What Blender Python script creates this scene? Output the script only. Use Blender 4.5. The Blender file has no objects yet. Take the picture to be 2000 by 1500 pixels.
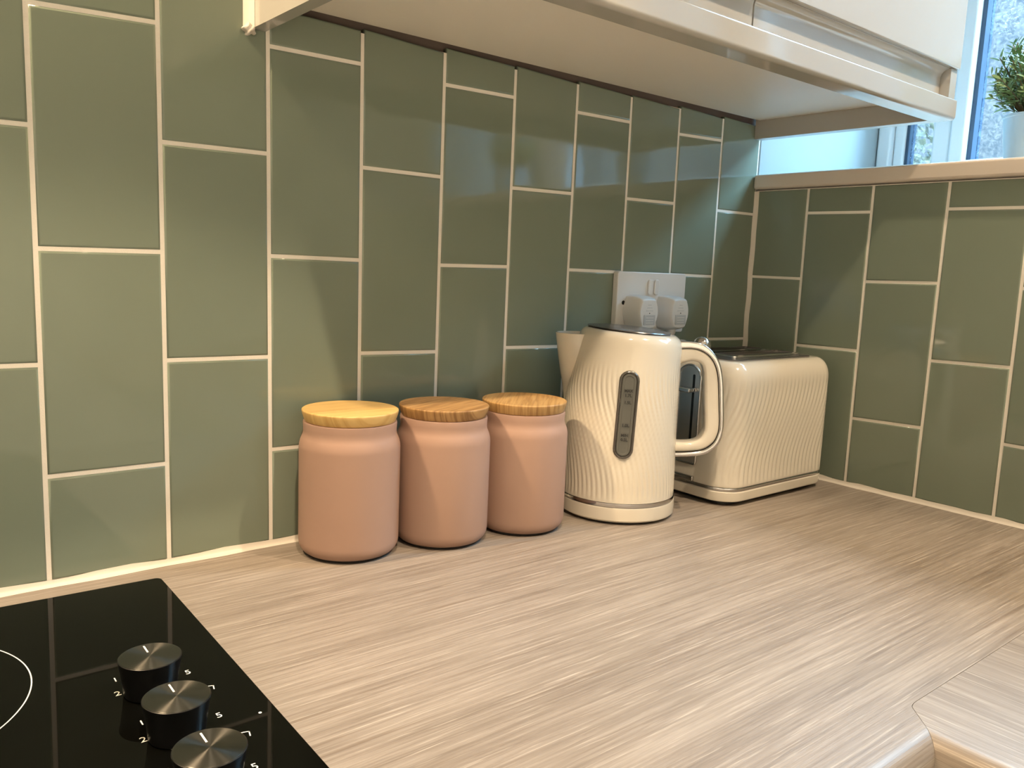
import bpy, bmesh, math, random
from mathutils import Vector, Matrix
random.seed(7)
scn = bpy.context.scene
COL = scn.collection
PI = math.pi

# ---------------------------------------------------------------- camera
cam_d = bpy.data.cameras.new('camera'); cam = bpy.data.objects.new('camera', cam_d); COL.objects.link(cam)
yaw, pit, rol = 0.8817442, -0.14028322, 0.04206237
fw = Vector((math.cos(yaw)*math.cos(pit), math.sin(yaw)*math.cos(pit), math.sin(pit)))
rt = Vector((math.sin(yaw), -math.cos(yaw), 0)); up = rt.cross(fw)
r2 = math.cos(rol)*rt + math.sin(rol)*up; u2 = -math.sin(rol)*rt + math.cos(rol)*up
M = Matrix((r2, u2, -fw)).transposed().to_4x4(); M.translation = (-1.1679585, -0.8160987, 0.3049846)
cam.matrix_world = M
cam_d.sensor_fit = 'HORIZONTAL'; cam_d.sensor_width = 36; cam_d.lens = 1616.675/2000*36
cam_d.clip_start = 0.01; cam_d.clip_end = 200
scn.camera = cam

# ---------------------------------------------------------------- world, lights, exposure
scn.view_settings.view_transform = 'Standard'; scn.view_settings.look = 'None'
scn.view_settings.exposure = 0.0; scn.view_settings.gamma = 1.0; scn.view_settings.use_curve_mapping = False
try:
    scn.cycles.use_denoising = True; scn.cycles.denoiser = 'OPENIMAGEDENOISE'
    scn.cycles.max_bounces = 10; scn.cycles.diffuse_bounces = 5; scn.cycles.glossy_bounces = 5
    scn.cycles.transparent_max_bounces = 12; scn.cycles.sample_clamp_indirect = 6.0
    scn.cycles.caustics_reflective = False; scn.cycles.caustics_refractive = False
except Exception: pass
w = bpy.data.worlds.new('sky'); scn.world = w; w.use_nodes = True
bg = w.node_tree.nodes['Background']; bg.inputs[0].default_value = (0.43, 0.77, 1.0, 1); bg.inputs[1].default_value = 60.0

def spot(name, loc, energy, col, size, radius, blend=0.6, aim=(0, 0, -1)):
    d = bpy.data.lights.new(name, 'SPOT'); d.energy = energy; d.color = col; d.spot_size = math.radians(size)
    d.spot_blend = blend; d.shadow_soft_size = radius
    o = bpy.data.objects.new(name, d); COL.objects.link(o); o.location = loc
    o.rotation_euler = Vector(aim).to_track_quat('-Z', 'Y').to_euler(); return o
WARM = (1.0, 0.77, 0.52)
ROOM_FILLC = (1.0, 0.89, 0.71)
spot('downlight_or_fill_spot', (-1.11, -0.90, 1.485), 84, WARM, 80, 0.022, 0.14)
spot('downlight_or_fill_spot', (-0.24, -0.90, 1.485), 76, WARM, 84, 0.020, 0.2)
spot('hood_lamp', (-1.27, -0.035, 0.95), 40, (1.0, 0.73, 0.44), 130, 0.02, 0.5)
for lx_, ly_ in ((-2.5, -1.3), (-2.5, -2.3), (-1.3, -2.3)):
    spot('downlight_or_fill_spot', (lx_, ly_, 1.485), 250, ROOM_FILLC, 100, 0.04, 0.6)  # added unseen fill lamps, they raise the room's bounce light
pd = bpy.data.lights.new('window_portal', 'AREA'); pd.shape = 'RECTANGLE'; pd.size = 0.95; pd.size_y = 0.90
pd.cycles.is_portal = True
po = bpy.data.objects.new('window_portal', pd); COL.objects.link(po)
po.location = (0.43, -0.475, 0.92); po.rotation_euler = (PI/2, 0, PI/2)   # emits towards -x

# ---------------------------------------------------------------- materials
def new_mat(name):
    m = bpy.data.materials.new(name); m.use_nodes = True
    nt = m.node_tree; b = nt.nodes['Principled BSDF']; return m, nt, b
def nd(nt, t, **kw):
    n = nt.nodes.new(t)
    for k, v in kw.items(): setattr(n, k, v)
    return n
def c4(c): return (c[0], c[1], c[2], 1)
def plain(name, col, rough=0.5, metal=0.0, spec=0.5, coat=0.0, bump=0.0, bscale=200, var=0.0, aniso=0.0):
    m, nt, b = new_mat(name)
    b.inputs['Base Color'].default_value = c4(col); b.inputs['Roughness'].default_value = rough
    b.inputs['Metallic'].default_value = metal; b.inputs['Specular IOR Level'].default_value = spec
    b.inputs['Coat Weight'].default_value = coat; b.inputs['Coat Roughness'].default_value = 0.05
    tc = nd(nt, 'ShaderNodeTexCoord')
    nz = nd(nt, 'ShaderNodeTexNoise'); nz.inputs['Scale'].default_value = bscale; nz.inputs['Detail'].default_value = 3
    nt.links.new(tc.outputs['Object'], nz.inputs['Vector'])
    if var > 0:
        mx = nd(nt, 'ShaderNodeMix', data_type='RGBA')
        mx.inputs[6].default_value = c4([x*(1-var) for x in col]); mx.inputs[7].default_value = c4([min(1, x*(1+var)) for x in col])
        nt.links.new(nz.outputs[0], mx.inputs[0]); nt.links.new(mx.outputs[2], b.inputs['Base Color'])
    if bump > 0:
        bp = nd(nt, 'ShaderNodeBump'); bp.inputs['Strength'].default_value = bump; bp.inputs['Distance'].default_value = 0.001
        nt.links.new(nz.outputs[0], bp.inputs['Height']); nt.links.new(bp.outputs[0], b.inputs['Normal'])
    return m

def tile_mat():
    m, nt, b = new_mat('sage_tile_glaze')
    b.inputs['Roughness'].default_value = 0.06; b.inputs['IOR'].default_value = 1.5
    tc = nd(nt, 'ShaderNodeTexCoord'); oi = nd(nt, 'ShaderNodeObjectInfo')
    geo = nd(nt, 'ShaderNodeNewGeometry')
    nz = nd(nt, 'ShaderNodeTexNoise'); nz.inputs['Scale'].default_value = 9; nz.inputs['Detail'].default_value = 2
    nt.links.new(geo.outputs['Position'], nz.inputs['Vector'])
    mp = nd(nt, 'ShaderNodeMapping'); mp.inputs['Scale'].default_value = (900, 900, 25)
    nt.links.new(geo.outputs['Position'], mp.inputs['Vector'])
    n2 = nd(nt, 'ShaderNodeTexNoise'); n2.inputs['Scale'].default_value = 1; n2.inputs['Detail'].default_value = 2
    nt.links.new(mp.outputs[0], n2.inputs['Vector'])
    mx = nd(nt, 'ShaderNodeMix', data_type='RGBA')
    mx.inputs[6].default_value = (0.178, 0.214, 0.165, 1); mx.inputs[7].default_value = (0.212, 0.251, 0.196, 1)
    add = nd(nt, 'ShaderNodeMath', operation='MULTIPLY_ADD'); add.inputs[1].default_value = 0.5
    nt.links.new(oi.outputs['Random'], add.inputs[0])
    ml = nd(nt, 'ShaderNodeMath', operation='MULTIPLY'); ml.inputs[1].default_value = 0.5
    nt.links.new(nz.outputs[0], ml.inputs[0]); nt.links.new(ml.outputs[0], add.inputs[2])
    nt.links.new(add.outputs[0], mx.inputs[0]); nt.links.new(mx.outputs[2], b.inputs['Base Color'])
    n3 = nd(nt, 'ShaderNodeTexNoise'); n3.inputs['Scale'].default_value = 14; n3.inputs['Detail'].default_value = 1
    nt.links.new(geo.outputs['Position'], n3.inputs['Vector'])
    bp = nd(nt, 'ShaderNodeBump'); bp.inputs['Strength'].default_value = 0.10; bp.inputs['Distance'].default_value = 0.004
    nt.links.new(n3.outputs[0], bp.inputs['Height']); nt.links.new(bp.outputs[0], b.inputs['Normal'])
    return m

def worktop_mat(name, axis):
    m, nt, b = new_mat(name)
    b.inputs['Roughness'].default_value = 0.42; b.inputs['Specular IOR Level'].default_value = 0.4
    tc = nd(nt, 'ShaderNodeTexCoord')
    def stretched(long, cross, detail, dist=0.0, seed=0.0, rough=0.6):
        mp = nd(nt, 'ShaderNodeMapping'); mp.inputs['Location'].default_value = (seed, seed*1.7, 0)
        mp.inputs['Scale'].default_value = (long, cross, cross) if axis == 0 else (cross, long, cross)
        nt.links.new(tc.outputs['Object'], mp.inputs['Vector'])
        n = nd(nt, 'ShaderNodeTexNoise'); n.inputs['Scale'].default_value = 1; n.inputs['Detail'].default_value = detail
        n.inputs['Distortion'].default_value = dist; n.inputs['Roughness'].default_value = rough
        nt.links.new(mp.outputs[0], n.inputs['Vector']); return n
    broad = stretched(1.6, 30, 4, 0.8)
    fine = stretched(6.5, 290, 5, 0.25, 3.1, 0.72)
    fine2 = stretched(16, 900, 2, 0.1, 7.7)
    streak = stretched(12, 480, 3, 0.3, 11.3)
    dark = stretched(3.5, 190, 3, 0.35, 19.9)
    r1 = nd(nt, 'ShaderNodeValToRGB'); e = r1.color_ramp.elements
    e[0].position = 0.34; e[0].color = (0.150, 0.121, 0.098, 1); e[1].position = 0.68; e[1].color = (0.350, 0.306, 0.264, 1)
    el = r1.color_ramp.elements.new(0.52); el.color = (0.250, 0.212, 0.179, 1)
    mixf = nd(nt, 'ShaderNodeMath', operation='MULTIPLY_ADD'); mixf.inputs[1].default_value = 0.62
    m2 = nd(nt, 'ShaderNodeMath', operation='MULTIPLY'); m2.inputs[1].default_value = 0.40
    nt.links.new(fine.outputs[0], mixf.inputs[0]); nt.links.new(broad.outputs[0], m2.inputs[0]); nt.links.new(m2.outputs[0], mixf.inputs[2])
    nt.links.new(mixf.outputs[0], r1.inputs[0])
    def ramp(src, a, bb):
        r = nd(nt, 'ShaderNodeMapRange'); r.inputs[1].default_value = a; r.inputs[2].default_value = bb
        nt.links.new(src.outputs[0], r.inputs[0]); return r
    lm = ramp(streak, 0.58, 0.70); dm = ramp(dark, 0.58, 0.74)
    mx1 = nd(nt, 'ShaderNodeMix', data_type='RGBA'); mx1.inputs[7].default_value = (0.50, 0.45, 0.39, 1)
    sc = nd(nt, 'ShaderNodeMath', operation='MULTIPLY'); sc.inputs[1].default_value = 0.55
    nt.links.new(lm.outputs[0], sc.inputs[0]); nt.links.new(sc.outputs[0], mx1.inputs[0]); nt.links.new(r1.outputs[0], mx1.inputs[6])
    mx2 = nd(nt, 'ShaderNodeMix', data_type='RGBA'); mx2.inputs[7].default_value = (0.15, 0.112, 0.083, 1)
    sc2 = nd(nt, 'ShaderNodeMath', operation='MULTIPLY'); sc2.inputs[1].default_value = 0.65
    nt.links.new(dm.outputs[0], sc2.inputs[0]); nt.links.new(sc2.outputs[0], mx2.inputs[0]); nt.links.new(mx1.outputs[2], mx2.inputs[6])
    nt.links.new(mx2.outputs[2], b.inputs['Base Color'])
    bp = nd(nt, 'ShaderNodeBump'); bp.inputs['Strength'].default_value = 0.35; bp.inputs['Distance'].default_value = 0.0004
    nt.links.new(fine2.outputs[0], bp.inputs['Height']); nt.links.new(bp.outputs[0], b.inputs['Normal'])
    return m

def lid_mat(name, c0, c1, rot, scale=1.0):
    m, nt, b = new_mat(name); b.inputs['Roughness'].default_value = 0.45
    tc = nd(nt, 'ShaderNodeTexCoord'); mp = nd(nt, 'ShaderNodeMapping')
    mp.inputs['Rotation'].default_value = (0, 0, rot); mp.inputs['Scale'].default_value = (18*scale, 330*scale, 18*scale)
    nt.links.new(tc.outputs['Object'], mp.inputs['Vector'])
    n = nd(nt, 'ShaderNodeTexNoise'); n.inputs['Scale'].default_value = 1; n.inputs['Detail'].default_value = 5; n.inputs['Distortion'].default_value = 0.5
    nt.links.new(mp.outputs[0], n.inputs['Vector'])
    r = nd(nt, 'ShaderNodeValToRGB'); e = r.color_ramp.elements
    e[0].position = 0.36; e[0].color = c4(c0); e[1].position = 0.58; e[1].color = c4(c1)
    nt.links.new(n.outputs[0], r.inputs[0]); nt.links.new(r.outputs[0], b.inputs['Base Color'])
    return m

def obscure_glass():
    m = bpy.data.materials.new('obscure_glass'); m.use_nodes = True; nt = m.node_tree
    for n in list(nt.nodes): nt.nodes.remove(n)
    out = nd(nt, 'ShaderNodeOutputMaterial'); tc = nd(nt, 'ShaderNodeTexCoord')
    n1 = nd(nt, 'ShaderNodeTexNoise'); n1.inputs['Scale'].default_value = 80; n1.inputs['Detail'].default_value = 4
    n1.inputs['Distortion'].default_value = 2.2; n1.inputs['Roughness'].default_value = 0.7
    nt.links.new(tc.outputs['Object'], n1.inputs['Vector'])
    r = nd(nt, 'ShaderNodeMapRange'); r.inputs[1].default_value = 0.42; r.inputs[2].default_value = 0.58
    nt.links.new(n1.outputs[0], r.inputs[0])
    cr = nd(nt, 'ShaderNodeMix', data_type='RGBA'); cr.inputs[6].default_value = (0.60, 0.66, 0.74, 1); cr.inputs[7].default_value = (1, 1, 1, 1)
    nt.links.new(r.outputs[0], cr.inputs[0])
    tr = nd(nt, 'ShaderNodeBsdfTransparent'); nt.links.new(cr.outputs[2], tr.inputs[0])
    rf = nd(nt, 'ShaderNodeBsdfRefraction'); rf.inputs['Roughness'].default_value = 0.12; rf.inputs['IOR'].default_value = 1.3
    gl = nd(nt, 'ShaderNodeBsdfGlossy'); gl.inputs['Roughness'].default_value = 0.15
    bp = nd(nt, 'ShaderNodeBump'); bp.inputs['Strength'].default_value = 0.5; bp.inputs['Distance'].default_value = 0.002
    nt.links.new(n1.outputs[0], bp.inputs['Height']); nt.links.new(bp.outputs[0], gl.inputs['Normal']); nt.links.new(bp.outputs[0], rf.inputs['Normal'])
    mx = nd(nt, 'ShaderNodeMixShader'); mx.inputs[0].default_value = 0.10; nt.links.new(tr.outputs[0], mx.inputs[1]); nt.links.new(rf.outputs[0], mx.inputs[2])
    m2 = nd(nt, 'ShaderNodeMixShader'); m2.inputs[0].default_value = 0.04; nt.links.new(mx.outputs[0], m2.inputs[1]); nt.links.new(gl.outputs[0], m2.inputs[2])
    nt.links.new(m2.outputs[0], out.inputs[0]); return m

def radial_metal():
    m, nt, b = new_mat('brushed_knob_metal')
    b.inputs['Base Color'].default_value = (0.17, 0.165, 0.16, 1); b.inputs['Metallic'].default_value = 1
    b.inputs['Roughness'].default_value = 0.28; b.inputs['Anisotropic'].default_value = 0.92; b.inputs['Anisotropic Rotation'].default_value = 0.25
    tg = nd(nt, 'ShaderNodeTangent', direction_type='RADIAL', axis='Z'); nt.links.new(tg.outputs[0], b.inputs['Tangent'])
    return m

MT = {
 'tile': tile_mat(),
 'grout': plain('white_grout', (0.84, 0.79, 0.71), 0.8, bump=0.3, bscale=900, var=0.05),
 'silicone': plain('cream_silicone', (0.62, 0.57, 0.50), 0.45, bump=0.2, bscale=120),
 'paint': plain('wall_paint', (0.74, 0.72, 0.68), 0.6, bump=0.05, bscale=300),
 'ceiling': plain('ceiling_paint', (0.78, 0.76, 0.72), 0.8),
 'floor': plain('floor_vinyl', (0.55, 0.51, 0.46), 0.4, var=0.1, bscale=8),
 'reveal': plain('reveal_paint', (0.36, 0.40, 0.41), 0.35),
 'gap_shade': plain('shadow_gap_brown', (0.16, 0.12, 0.10), 0.9),
 'wt_x': worktop_mat('oak_laminate_along', 0), 'wt_y': worktop_mat('oak_laminate_across', 1),
 'cab': plain('cashmere_gloss', (0.39, 0.375, 0.345), 0.08, spec=0.8, coat=0.0, bump=0.03, bscale=30),
 'sill': plain('sill_gloss', (0.62, 0.55, 0.48), 0.2),
 'cab_matt': plain('white_melamine', (0.84, 0.80, 0.74), 0.38),
 'carcass': plain('dark_carcass_void', (0.05, 0.04, 0.035), 0.8),
 'jar': plain('terracotta_blush_ceramic', (0.352, 0.227, 0.177), 0.55, spec=0.35, var=0.02, bscale=60),
 'jar_gap': plain('jar_gap_shade', (0.02, 0.015, 0.012), 0.8),  # near-black stands in for the shaded gap under each jar
 'lid_a': lid_mat('lid_wood_pale', (0.50, 0.31, 0.10), (0.61, 0.41, 0.155), 0.25),
 'lid_b': lid_mat('lid_wood_brown', (0.20, 0.10, 0.032), (0.38, 0.22, 0.085), 0.75),
 'lid_c': lid_mat('lid_wood_amber', (0.28, 0.15, 0.048), (0.43, 0.26, 0.10), -0.05),
 'cream': plain('cream_gloss_enamel', (0.635, 0.59, 0.505), 0.12, coat=0.5),
 'chrome': plain('chrome', (0.62, 0.61, 0.60), 0.12, metal=1),
 'steel': plain('satin_steel', (0.72, 0.71, 0.70), 0.38, metal=1),
 'smoke': plain('smoked_steel', (0.16, 0.16, 0.17), 0.22, metal=0.8),
 'black': plain('black_plastic', (0.012, 0.012, 0.012), 0.35),
 'void': plain('toaster_dark_interior', (0.02, 0.016, 0.013), 0.5),
 'ink': plain('black_ink', (0.015, 0.015, 0.015), 0.5),
 'gauge': plain('water_gauge_plastic', (0.085, 0.085, 0.075), 0.3),
 'gauge_rim': plain('clear_gauge_rim', (0.16, 0.15, 0.14), 0.15, metal=0.7),
 'white_plastic': plain('white_plastic', (0.72, 0.71, 0.70), 0.3),
 'plug': plain('pale_grey_plug', (0.70, 0.69, 0.68), 0.38),
 'plug_print': plain('plug_relief', (0.50, 0.51, 0.52), 0.4),
 'hob': plain('black_ceramic_glass', (0.002, 0.002, 0.0015), 0.03, spec=0.12),
 'knob': plain('black_knob', (0.006, 0.006, 0.006), 0.3),
 'knob_top': radial_metal(),
 'print': plain('white_print', (0.75, 0.75, 0.72), 0.5),
 'upvc': plain('white_upvc', (0.78, 0.80, 0.82), 0.3),
 'gasket': plain('dark_gasket', (0.035, 0.06, 0.10), 0.5),
 'glass': obscure_glass(),
 'pot': plain('pale_glazed_pot', (0.42, 0.60, 0.76), 0.3),
 'leaf': plain('leaf_green', (0.16, 0.27, 0.11), 0.45, var=0.35, bscale=70),
 'stem': plain('stem_brown', (0.12, 0.10, 0.05), 0.8),
 'soil': plain('soil', (0.03, 0.022, 0.015), 0.95),
 'hedge': plain('hedge_leaf', (0.035, 0.030, 0.008), 0.6, var=0.5, bscale=25),
 'sky_screen': plain('sky_screen_dark', (0.019, 0.0125, 0.0115), 0.9, var=0.3, bscale=2),
 'lawn': plain('lawn', (0.03, 0.045, 0.015), 0.9, var=0.3, bscale=3),
}

# ---------------------------------------------------------------- helpers
def obj(name, me, mat=None, parent=None, loc=None, rot=None):
    if isinstance(me, bmesh.types.BMesh):
        bm = me; me = bpy.data.meshes.new(name); bm.to_mesh(me); bm.free()
    if mat is not None and not me.materials: me.materials.append(MT[mat] if isinstance(mat, str) else mat)
    o = bpy.data.objects.new(name, me); COL.objects.link(o)
    if parent is not None: o.parent = parent
    if loc is not None: o.location = loc
    if rot is not None: o.rotation_euler = rot
    return o
def empty(name, loc=(0, 0, 0), rz=0):
    o = bpy.data.objects.new(name, None); COL.objects.link(o); o.location = loc; o.rotation_euler = (0, 0, rz)
    o.empty_display_size = 0.02; return o
def tag(o, label, cat, group=None):
    o['label'] = label; o['category'] = cat
    if group: o['group'] = group
    return o
def struct(o, label=None):
    o['kind'] = 'structure'
    if label: o['label'] = label
    return o
def smooth(o, angle=40):
    me = o.data
    for p in me.polygons: p.use_smooth = True
    me.update()
    bm = bmesh.new(); bm.from_mesh(me)
    for e in bm.edges:
        if len(e.link_faces) == 2: e.smooth = e.calc_face_angle(0) < math.radians(angle)
    bm.to_mesh(me); bm.free()
    wn = o.modifiers.new('weighted_normals', 'WEIGHTED_NORMAL'); wn.keep_sharp = True; wn.weight = 80
    return o
def add_box(bm, a, b, bev=0.0, seg=2):
    x0, y0, z0 = [min(p, q) for p, q in zip(a, b)]; x1, y1, z1 = [max(p, q) for p, q in zip(a, b)]
    r = bmesh.ops.create_cube(bm, size=1.0)
    vs = r['verts']
    for v in vs:
        v.co = Vector(((x0+x1)/2 + v.co.x*(x1-x0), (y0+y1)/2 + v.co.y*(y1-y0), (z0+z1)/2 + v.co.z*(z1-z0)))
    if bev > 0:
        es = list({e for v in vs for e in v.link_edges})
        bmesh.ops.bevel(bm, geom=es, offset=bev, segments=seg, affect='EDGES', profile=0.5)
    return bm
def box(name, a, b, mat, parent=None, bev=0.0, seg=2):
    bm = add_box(bmesh.new(), a, b, bev, seg); o = obj(name, bm, mat, parent)
    if bev > 0: smooth(o, 50)
    return o
def lathe(prof, n=64, cap=True):
    """prof = [(r,z)...] -> bmesh"""
    bm = bmesh.new(); rings = []
    for r, z in prof:
        if r < 1e-6: rings.append([bm.verts.new((0, 0, z))]); continue
        rings.append([bm.verts.new((r*math.cos(2*PI*i/n), r*math.sin(2*PI*i/n), z)) for i in range(n)])
    for a, b in zip(rings[:-1], rings[1:]):
        for i in range(n):
            j = (i+1) % n
            if len(a) == 1 and len(b) == 1: continue
            if len(a) == 1: bm.faces.new((a[0], b[j], b[i]))
            elif len(b) == 1: bm.faces.new((a[i], a[j], b[0]))
            else: bm.faces.new((a[i], a[j], b[j], b[i]))
    bmesh.ops.recalc_face_normals(bm, faces=bm.faces); return bm
def prism(poly, z0, z1, axis='Z', bev=0.0, seg=2):
    """poly 2D extruded; axis Z: (x,y); axis Y: poly is (x,z), extruded y; axis X: poly is (y,z)"""
    bm = bmesh.new()
    def P(p, t):
        return {'Z': (p[0], p[1], t), 'Y': (p[0], t, p[1]), 'X': (t, p[0], p[1])}[axis]
    a = [bm.verts.new(P(p, z0)) for p in poly]; b = [bm.verts.new(P(p, z1)) for p in poly]
    n = len(poly); fa = bm.faces.new(a); fb = bm.faces.new(b[::-1])
    for i in range(n): bm.faces.new((a[i], b[i], b[(i+1) % n], a[(i+1) % n]))
    bmesh.ops.recalc_face_normals(bm, faces=bm.faces)
    if bev > 0:
        es = [e for e in bm.edges if (e.verts[0] in a) == (e.verts[1] in a)]
        bmesh.ops.bevel(bm, geom=es, offset=bev, segments=seg, affect='EDGES', profile=0.5)
    return bm
def rrect(x0, y0, x1, y1, r, n=6):
    pts = []
    for cx, cy, a0 in ((x1-r, y1-r, 0), (x0+r, y1-r, 90), (x0+r, y0+r, 180), (x1-r, y0+r, 270)):
        for k in range(n+1):
            a = math.radians(a0 + 90*k/n); pts.append((cx+r*math.cos(a), cy+r*math.sin(a)))
    return pts
def tube(path, rad, n=10, closed=False):
    bm = bmesh.new(); rings = []; m = len(path); pth = [Vector(p) for p in path]
    ref = Vector((0, 0, 1))
    for i, p in enumerate(pth):
        if closed: t = pth[(i+1) % m] - pth[i-1]
        else: t = pth[min(i+1, m-1)] - pth[max(i-1, 0)]
        t.normalize(); rf = ref if abs(t.dot(ref)) < 0.95 else Vector((1, 0, 0))
        a = t.cross(rf).normalized(); b = t.cross(a).normalized()
        r = rad[i] if isinstance(rad, (list, tuple)) else rad
        rings.append([bm.verts.new(p + a*r*math.cos(2*PI*k/n) + b*r*math.sin(2*PI*k/n)) for k in range(n)])
    rng = range(m) if closed else range(m-1)
    for i in rng:
        A, B = rings[i], rings[(i+1) % m]
        for k in range(n): bm.faces.new((A[k], A[(k+1) % n], B[(k+1) % n], B[k]))
    if not closed: bm.faces.new(rings[0][::-1]); bm.faces.new(rings[-1])
    bmesh.ops.recalc_face_normals(bm, faces=bm.faces); return bm
def spline(pts, n=8, closed=False):
    """Catmull-Rom through points of any dimension"""
    out = []; m = len(pts)
    segs = m if closed else m-1
    for i in range(segs):
        g = (lambda k: pts[k % m]) if closed else (lambda k: pts[max(0, min(m-1, k))])
        p0, p1, p2, p3 = g(i-1), g(i), g(i+1), g(i+2)
        for k in range(n):
            t = k/n
            out.append(tuple(0.5*((2*b) + (-a+c)*t + (2*a-5*b+4*c-d)*t*t + (-a+3*b-3*c+d)*t**3) for a, b, c, d in zip(p0, p1, p2, p3)))
    if not closed: out.append(tuple(pts[-1]))
    return out
def text_mesh(name, s, size, mat, parent, matrix, extrude=0.0001, align='CENTER', bold=0.0):
    cu = bpy.data.curves.new(name, 'FONT'); cu.body = s; cu.size = size; cu.extrude = extrude
    cu.offset = bold; cu.align_x = align; cu.align_y = 'CENTER'; cu.resolution_u = 3
    t = bpy.data.objects.new(name, cu); COL.objects.link(t)
    bpy.context.view_layer.update()
    me = bpy.data.meshes.new_from_object(t.evaluated_get(bpy.context.evaluated_depsgraph_get()))
    bpy.data.objects.remove(t); bpy.data.curves.remove(cu)
    me.materials.clear(); o = obj(name, me, mat, parent); o.matrix_local = matrix; return o
def sstep(t): t = max(0, min(1, t)); return t*t*(3-2*t)

# ================================================================ THE ROOM
ROOM_X0, ROOM_Y0, FLOOR, CEIL = -3.4, -3.0, -0.90, 1.50
T = 0.008                                      # tile thickness: wall face lies this far behind the tile face
WIN_Y1, WIN_HEAD, WIN_X = -0.95, 1.36, 0.365   # window opening reaches from the back wall to WIN_Y1
struct(box('floor', (ROOM_X0-.1, ROOM_Y0-.1, FLOOR-.05), (.5, .1, FLOOR), 'floor'), 'dark kitchen floor')
struct(box('ceiling', (ROOM_X0-.1, ROOM_Y0-.1, CEIL), (.5, .1, CEIL+.05), 'ceiling'), 'white ceiling')
struct(box('wall_left', (ROOM_X0-.1, ROOM_Y0, FLOOR), (ROOM_X0, .1, CEIL), 'paint'), 'plain painted wall')
struct(box('wall_front', (ROOM_X0, ROOM_Y0-.1, FLOOR), (.5, ROOM_Y0, CEIL), 'paint'), 'plain painted wall')
bm = bmesh.new(); add_box(bm, (ROOM_X0, T, FLOOR), (.5, .12, CEIL))
wall_back = struct(obj('wall_back', bm, 'paint'), 'sage green tiled back wall above worktop')
box('reveal_plaster', (.0035, .0008, .43), (WIN_X+.05, T+.001, WIN_HEAD+.02), 'reveal', wall_back)
bm = bmesh.new()
add_box(bm, (T, ROOM_Y0, FLOOR), (.48, T, .444))                       # below the sill
add_box(bm, (T, ROOM_Y0, .444), (.48, WIN_Y1, CEIL))                   # beyond the window
add_box(bm, (T, WIN_Y1, WIN_HEAD), (.48, T, CEIL))                     # above the window
wall_right = struct(obj('wall_right', bm, 'reveal'), 'sage green tiled wall under the window')

# ---- tiles: column boundaries and joint heights of each column
G = 0.0036
def tile(parent, wall, quad):
    """quad = [(u,z) bl, br, tr, tl]; u = x on the back wall, y on the right wall"""
    c = (sum(p[0] for p in quad)/4, sum(p[1] for p in quad)/4)
    bm = bmesh.new(); rings = []
    for ins, dep in ((0.0022, 0.0), (0.0008, .00035), (0.0, .0013), (0.0, T)):
        ring = []
        for i, p in enumerate(quad):
            su = 1 if p[0] < c[0] else -1; sz = 1 if p[1] < c[1] else -1
            u = p[0] + su*ins - c[0]; z = p[1] + sz*ins - c[1]
            ring.append(bm.verts.new((u, dep, z) if wall == 'B' else (dep, u, z)))
        rings.append(ring)
    f0 = bm.faces.new(rings[0])
    for a, b in zip(rings[:-1], rings[1:]):
        for i in range(4):
            f = bm.faces.new((a[i], a[(i+1) % 4], b[(i+1) % 4], b[i])); f.smooth = True
    bm.faces.new(rings[-1][::-1])
    bmesh.ops.recalc_face_normals(bm, faces=bm.faces)
    return obj('tile', bm, 'tile', parent, loc=(c[0], 0, c[1]) if wall == 'B' else (0, c[0], c[1]))

def column(parent, wall, left, right, joints, zb, zt):
    """left/right = (slope, intercept) of u(z); joints = [(z at left, z at right)] ascending"""
    rows = [(zb, zb)] + joints + [(zt if isinstance(zt, tuple) else (zt, zt))]
    for i, (lo, hi) in enumerate(zip(rows[:-1], rows[1:])):
        b0 = 0 if i == 0 else G/2; b1 = 0 if i == len(rows)-2 else G/2
        L = lambda z: left[0]*z + left[1] + G/2
        R = lambda z: right[0]*z + right[1] - G/2
        q = [(L(lo[0]), lo[0]+b0), (R(lo[1]), lo[1]+b0), (R(hi[1]), hi[1]-b1), (L(hi[0]), hi[0]-b1)]
        tile(parent, wall, q)
LB = {0: (-.0036, -1.0299), 1: (-.0047, -.9247), 2: (-.0071, -.8197), 3: (-.0063, -.7157), 4: (0, -.6135), 5: (.0003, -.5095),
      6: (.0052, -.4079), 7: (-.0022, -.3021), 8: (-.0047, -.1981), 9: (-.0014, -.0979), 10: (0, -.0012)}
for k in range(-7, 0): LB[k] = (-.003, -1.0299 + .1042*k)
HB = {-1: [(.203, .203), (.4041, .4063), (.607, .609)], 0: [(.1019, .1018), (.3038, .3053), (.5051, .5098)],
      1: [(.2029, .2026), (.4057, .4068), (.6085, .609)], 2: [(.1043, .1034), (.3059, .3055), (.5099, .5112)],
      3: [(.2028, .2013), (.4047, .4048)], 4: [(.102, .102), (.3036, .305), (.508, .5098)],
      5: [(.2032, .202), (.402, .4038)], 6: [(.102, .102), (.3045, .3042), (.5077, .5091)],
      7: [(.203, .203), (.4061, .4076)], 8: [(.102, .102), (.304, .3033), (.5066, .51)], 9: [(.2049, .2039), (.4051, .4057)]}
TOPZ = {2: (.5470, .5450), 3: (.5470, .5425), 4: (.5480, .5460), 5: (.5470, .5435), 6: (.5465, .5440), 7: (.5450, .5420), 8: (.5460, .5430), 9: (.5460, .5430)}
ZB = 0.0055
for k in range(-7, 10):
    js = HB.get(k)
    if js is None: js = HB[-1] if k % 2 else HB[0]
    zt = TOPZ.get(k, (.8105 if k % 2 else .7095))
    if k < 2 and (k % 2): pass
    column(wall_back, 'B', LB[k], LB[k+1], js if k >= 2 or k % 2 else js, ZB, zt)
    if k < 2 and k % 2 == 0: tile(wall_back, 'B', [(LB[k][1]+G/2, .7109), (LB[k+1][1]-G/2, .7109), (LB[k+1][1]-G/2, .8105), (LB[k][1]+G/2, .8105)])
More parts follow.
